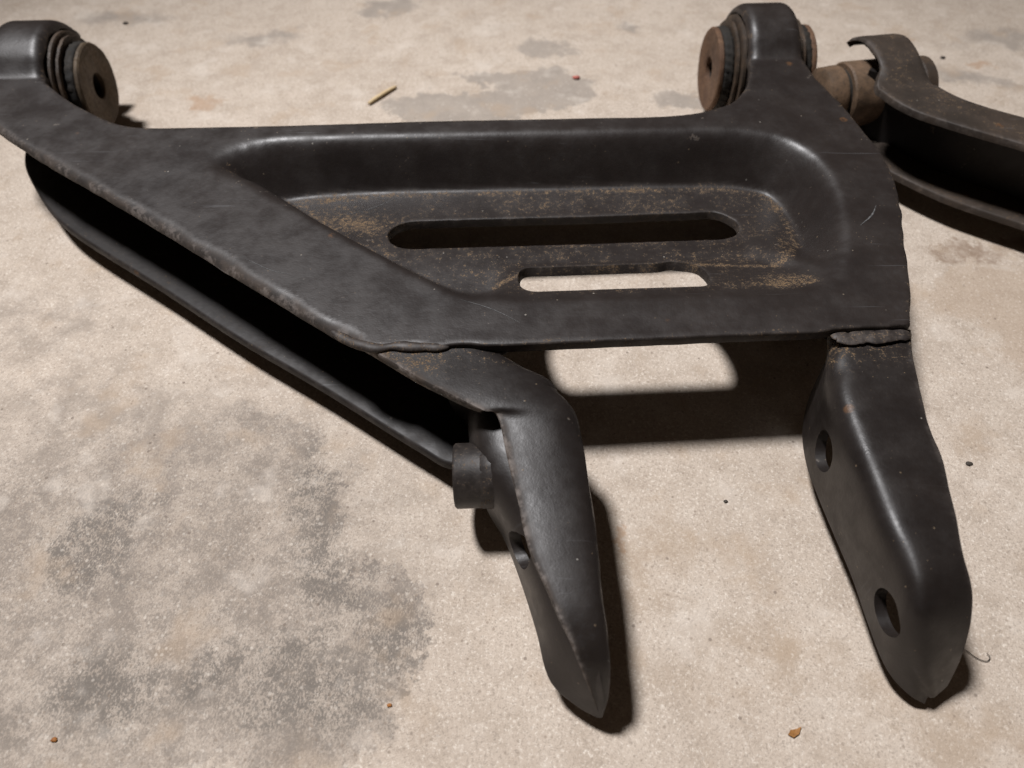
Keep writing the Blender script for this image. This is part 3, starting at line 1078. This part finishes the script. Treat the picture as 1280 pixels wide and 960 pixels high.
def bracket(name, rows, section, jag, edge):
    G = stations(rows, section)
    n, c = len(G), len(G[0])
    for i in range(n):
        for j in range(c):
            p = G[i][j]
            if j < 3:
                s = (1.0, 0.55, 0.2)[j] * jag
                q = noise.noise(Vector((p[0] * 0.07, p[1] * 0.07, 5))) + 0.12 * noise.noise(Vector((p[0] * 0.2, p[1] * 0.2, 8)))
                dirn = G[i][0] - G[i][6]
                dirn = dirn / (np.linalg.norm(dirn) + 1e-9)
                G[i][j] = p + dirn * q * s * min(1, (n - 1 - i) / 8)
    return shell(name, G, M_PAINT_B, arm, lambda t: 4.2 * min(1.0, 0.18 + 5.0 * (1 - t)),
                 lambda t, w: (max(0.06, 0.55 * math.exp(-(t / 0.1) ** 2)), w * edge))

def cyl(center, axis, r, l0, l1, seg=36):
    v, f = lathe([(l0, r), (l1, r)], center, axis, seg, None, False)
    return v, f

bl = bracket('mounting_bracket', LEFT_STATIONS, left_section, 0.7, 1.5)
cut(bl, [cyl((5, 123.0, 27.5), (1, 0.1, 0.3), 7.4, -14, 16)])
bl['label'] = 'narrow tapering bracket with a short spacer tube'
br_ = bracket('mounting_bracket', RIGHT_STATIONS, right_section, 1.0, 0.35)
cut(br_, [cyl((126, 163.5, 32), (1, 0, 0.1), 8.6, -16, 14), cyl((131, 97.5, 30), (1, 0, 0.1), 8.4, -16, 14)])
br_['label'] = 'broad bracket with two bolt holes in its side'

# spacer tube on the left bracket
v, f = lathe([(0, 7.5), (0, 12.2), (0.8, 13), (29, 13), (29, 7.5)], (-22.8, 153.5, 29), (1, 0.03, 0.02), 56)
o = mesh_obj('spacer_tube', v, f, M_PAINT_B, bl, True, {'rust': [0.2] * len(v), 'wear': [0.12] * len(v)})
o.data.set_sharp_from_angle(angle=math.radians(45))

# weld beads
def weld(pts, r0, seed, parent, squash=0.7, name='weld_bead'):
    R = random.Random(seed)
    P = catmull3([np.array(p, float) for p in pts], 46)
    n = len(P)
    rad = []
    for i in range(n):
        e = min(1, i / 5, (n - 1 - i) / 5) ** 0.6
        rad.append(max(0.3, r0 * (0.35 + 0.65 * e) * (1 + 0.30 * noise.noise(Vector((i * 0.15, seed, 0))) + 0.05 * noise.noise(Vector((i * 0.5, seed, 3))))))
        P[i] = P[i] + np.array((0, 1.6 * noise.noise(Vector((i * 0.14, seed, 9))), 0))
    v, f = tube_path(P, rad, 18, 0.02, squash, R)
    return mesh_obj(name, v, f, M_PAINT, parent, True, {'rust': [0.35] * len(v), 'wear': [0.3] * len(v)})
weld([(130.8, 203.4, 56.4), (136, 202.0, 56.8), (146, 202.8, 57.0), (155, 203.6, 56.8), (164.0, 205.2, 56.2)], 3.6, 3, arm, 0.26)
weld([(-74, 204.6, 58.6), (-66, 198.8, 58.9), (-58, 195.6, 59.2), (-50, 194.6, 59.2), (-42, 195.6, 59.2), (-34, 195.2, 59.0), (-25, 195.6, 58.6)], 2.2, 8, arm, 0.75)
v, f = lathe([(-3, 12.6), (-2.6, 13.2), (2, 13.6), (8, 15), (14, 17), (14, 12.6)], (-9.5, 153.9, 29.2), (1, 0.03, 0.02), 56, lambda k, n, i: 1 + (0.012 * math.sin(k * 0.9) + 0.012 * math.sin(k * 2.3 + i) if 0 < i < 5 else 0))
mesh_obj('weld_bead', v, f, M_PAINT_B, bl, True, {'rust': [0.3] * len(v), 'wear': [0.1] * len(v)})
weld([(-31, 194.8, 55.6), (-22, 195.2, 55.6), (-14, 196, 55.4), (-2, 196.6, 54.6)], 1.6, 12, arm, 0.7)

# paint scratches: hairline ribbons that follow the pressed surface
M_SCRATCH = plain('scratched_paint', (0.13, 0.13, 0.13), (0.05, 0.05, 0.05), 900, 0.5)
def scratch(pts, wdt):
    P = catmull(pts, 1.0, False)
    T = np.gradient(P[:, :2], axis=0)
    N = np.stack([-T[:, 1], T[:, 0]], 1)
    N /= np.linalg.norm(N, axis=1)[:, None]
    n = len(P)
    ww = wdt * np.sin(np.linspace(0.15, math.pi - 0.15, n))[:, None]
    a, b = P[:, :2] + N * ww, P[:, :2] - N * ww
    za, zb = plate_z(a[:, 0], a[:, 1]) + 0.13, plate_z(b[:, 0], b[:, 1]) + 0.13
    v = np.concatenate([np.column_stack([a, za]), np.column_stack([b, zb])])
    f = [(i, i + 1, n + i + 1, n + i) for i in range(n - 1)]
    mesh_obj('scratch', v, f, M_SCRATCH, arm, True)
scratch([(-94, 303.5), (-84, 306), (-74, 311), (-64, 318), (-55, 326)], 0.13)
scratch([(-22, 221), (-8, 215), (4, 207)], 0.14)
scratch([(160, 268), (168, 276), (172, 283)], 0.35)
scratch([(-118, 246), (-104, 238), (-96, 236)], 0.12)

# ------------------------------------------------------------------ the second arm
arm2 = thing('control_arm', 'narrow brown channel-shaped control arm partly hidden behind the big one', 'control arm', (250, 370, 0), 'suspension control arms')
E2 = Eye(218.0, 419.0, 13.0, (math.cos(math.radians(9)), math.sin(math.radians(9))))
t_up = [E2.pt(E2.h, v) for v in (-18, -4, 8, 18)]
t_dn = [E2.pt(-E2.h, v) for v in (22, 8, -4, -18, -28)]
run1 = [(420, 262), (375, 289), (330, 320), (300, 339.5), (275, 355.5), (258, 366), (246, 376), (238, 388)] + t_up
run2 = t_dn[:-1] + [(204.5, 388), (209.5, 373), (218.5, 361.5), (229.4, 353.2), (245, 343), (262.7, 332), (290, 312), (330, 283), (365, 256)]
out2 = corner_poly([run1, run2], 2.6)
def arm2_z(x, y):
    return E2.arch(x, y, 32.0, 24.0, 60.0, 2.0)
at2 = lambda x, y, d, r: {'rust': np.full(len(x), 0.22), 'wear': smooth01(1 - d / 2.0) * 0.45}
sheet('top_flange', [out2], [np.full(len(out2), 0.9)], arm2_z, 4.0, M_OLD, arm2, 2.4, at2)
low2 = corner_poly([[(420, 276), (375, 303), (330, 334), (300, 352), (275, 368), (255, 380), (242, 392), (236, 408), (232, 452)],
                    [(205, 448), (205, 412), (209, 392), (217, 373), (229.5, 357.5), (246, 341.5), (264, 329), (282, 317.6), (330, 283), (365, 256)]], 2.6)
def arm2_low(x, y):
    return 2 * ZC - E2.arch(x, y, 29, 14.0, 55.5, 2.0)
sheet('bottom_flange', [low2], [np.full(len(low2), 0.9)], arm2_low, 4.0, M_OLD, arm2, 3.0, at2)
w2 = wall('web', [(209, 412), (221, 404), (232, 394), (240, 382), (250, 370), (275, 351.5), (300, 335.5), (330, 316), (375, 285), (412, 262)], 17, 57, 3.5, arm2, M_SHADE)  # brown arm's web given the shade-darkened colour to keep the channel black
def turned(name, prof, mat, parent):
    v, f = lathe(prof, E2.c3(), E2.axis3(), 64)
    o = mesh_obj(name, v, f, mat, parent, True)
    o.data.set_sharp_from_angle(angle=math.radians(40))
    return o
b2 = turned('bushing', [(-20, 9), (-20, 18), (-19, 19), (18, 19), (19, 18), (19, 9)], M_TAN_SLEEVE, arm2)
b2['label'] = 'tan steel sleeve bushing held under the flange'
turned('rubber_ring', [(-23, 8), (-23, 15.5), (-19.5, 15.5), (-19.5, 8)], M_RUBBER, b2)
turned('end_collar', [(-35, 7), (-35, 14.5), (-33.5, 16.8), (-24.5, 17.5), (-22.6, 16.8), (-22.6, 7)], M_TAN_SLEEVE, b2)
turned('rubber_ring', [(18.5, 8), (18.5, 16), (25, 16), (25, 8)], M_RUBBER, b2)
turned('end_collar', [(24.5, 7), (24.5, 17.5), (25.5, 18.5), (31.5, 18.5), (32.5, 17.5), (32.5, 7)], M_SLEEVE, b2)

# ------------------------------------------------------------------ bits lying on the floor
def tag(o, label, cat, group=None):
    o['label'] = label
    o['category'] = cat
    if group:
        o['group'] = group
    return o

def chip(name, pts, t, mat, base, curl=0.0, seed=1):
    R = random.Random(seed)
    n = len(pts)
    cx = sum(p[0] for p in pts) / n
    cy = sum(p[1] for p in pts) / n
    top, bot = [], []
    for (x, y) in pts:
        z = 0.25 + curl * ((x - cx) ** 2 + (y - cy) ** 2) + R.uniform(0, 0.15)
        top.append((base[0] + x, base[1] + y, z + t))
        bot.append((base[0] + x, base[1] + y, max(0.02, z - 0.2)))
    v = top + [(base[0] + cx, base[1] + cy, 0.25 + t)] + bot
    f = [(i, (i + 1) % n, n) for i in range(n)] + [(n + 1 + i, n + 1 + (i + 1) % n, (i + 1) % n, i) for i in range(n)]
    f.append(tuple(n + 1 + i for i in range(n))[::-1])
    return mesh_obj(name, v, f, mat, None, False, None, (base[0], base[1], 0))

M_STRAW = plain('dry_straw', (0.56, 0.44, 0.26), (0.46, 0.34, 0.19))
M_LEAF = plain('dry_leaf', (0.30, 0.14, 0.04), (0.19, 0.085, 0.025))
M_GRIT = plain('dark_grit', (0.03, 0.024, 0.02), (0.06, 0.05, 0.04))
M_RUSTF = plain('rust_flake', (0.30, 0.12, 0.03), (0.18, 0.07, 0.02))
M_RED = plain('red_paint_crumb', (0.42, 0.13, 0.10), (0.34, 0.10, 0.08))
M_HAIR = plain('dark_bristle', (0.035, 0.028, 0.022), (0.06, 0.05, 0.04))

rs = random.Random(2)
v, f = tube_path(catmull3([(-98.5, 465.5, 1.6), (-92, 474, 2.0), (-86, 482, 1.8), (-81.5, 487.5, 1.5)], 12), [0.8, 1.2, 1.4, 1.4, 1.3, 1.3, 1.4, 1.4, 1.3, 1.3, 1.2, 0.9], 8, 0.08, 0.7, rs)
tag(mesh_obj('straw_fragment', v, f, M_STRAW, None, True, None, (-90, 476, 0)), 'short dry straw fragment on the floor behind the arm', 'straw')
tag(chip('leaf_fragment', [(-2.4, -0.6), (-0.6, -1.6), (1.6, -0.4), (2.8, 2.0), (1.0, 1.3), (-1.0, 1.0)], 0.3, M_LEAF, (100.2, 65), 0.06), 'orange-brown leaf fragment on the floor between the two brackets', 'leaf')
v, f = tube_path(catmull3([(167.5, 97.5, 0.6), (171.5, 94.4, 0.9), (175.5, 90.9, 0.7), (178.4, 90.0, 0.8), (180.0, 91.4, 1.0), (179.2, 92.8, 1.2)], 24), [0.15] * 24, 6)
tag(mesh_obj('bristle', v, f, M_HAIR, None, True, None, (173, 92, 0)), 'thin curved dark bristle beside the nose of the broad bracket', 'bristle')
def grit(loc, s, label, mat=M_GRIT, name='grit_speck', seed=1, cat='grit'):
    R = random.Random(seed)
    v, f = [], []
    bm = bmesh.new()
    bmesh.ops.create_icosphere(bm, subdivisions=2, radius=1)
    for q in bm.verts:
        k = 1 + R.uniform(-0.22, 0.22)
        v.append((loc[0] + q.co.x * s * 1.3 * k, loc[1] + q.co.y * s * k, max(0.0, s * 0.45 + q.co.z * s * 0.5 * k)))
    f = [[w.index for w in q.verts] for q in bm.faces]
    bm.free()
    return tag(mesh_obj(name, v, f, mat, None, True, None, (loc[0], loc[1], 0)), label, cat)
grit((204.8, 177), 1.1, 'small dark grit speck to the right of the broad bracket', seed=3)
grit((-302, 580), 1.5, 'dark grit speck far back beyond the left bushing', seed=4)
grit((318, 528), 1.5, 'dark grit speck behind the narrow brown arm', seed=9)
grit((92.4, 158), 0.75, 'tiny dark grit speck on bright floor between the brackets', seed=5)
grit((-161.9, 62.8), 0.9, 'small orange rust flake at the bottom left of the floor', M_RUSTF, 'rust_flake', 6, 'rust flake')
grit((-44.5, 74.4), 0.75, 'small orange rust flake at the edge of the dark scuffed patch', M_RUSTF, 'rust_flake', 7, 'rust flake')
grit((45.8, 500), 2.0, 'red crumb at the edge of a grey patch behind the arm', M_RED, 'paint_crumb', 8, 'crumb')
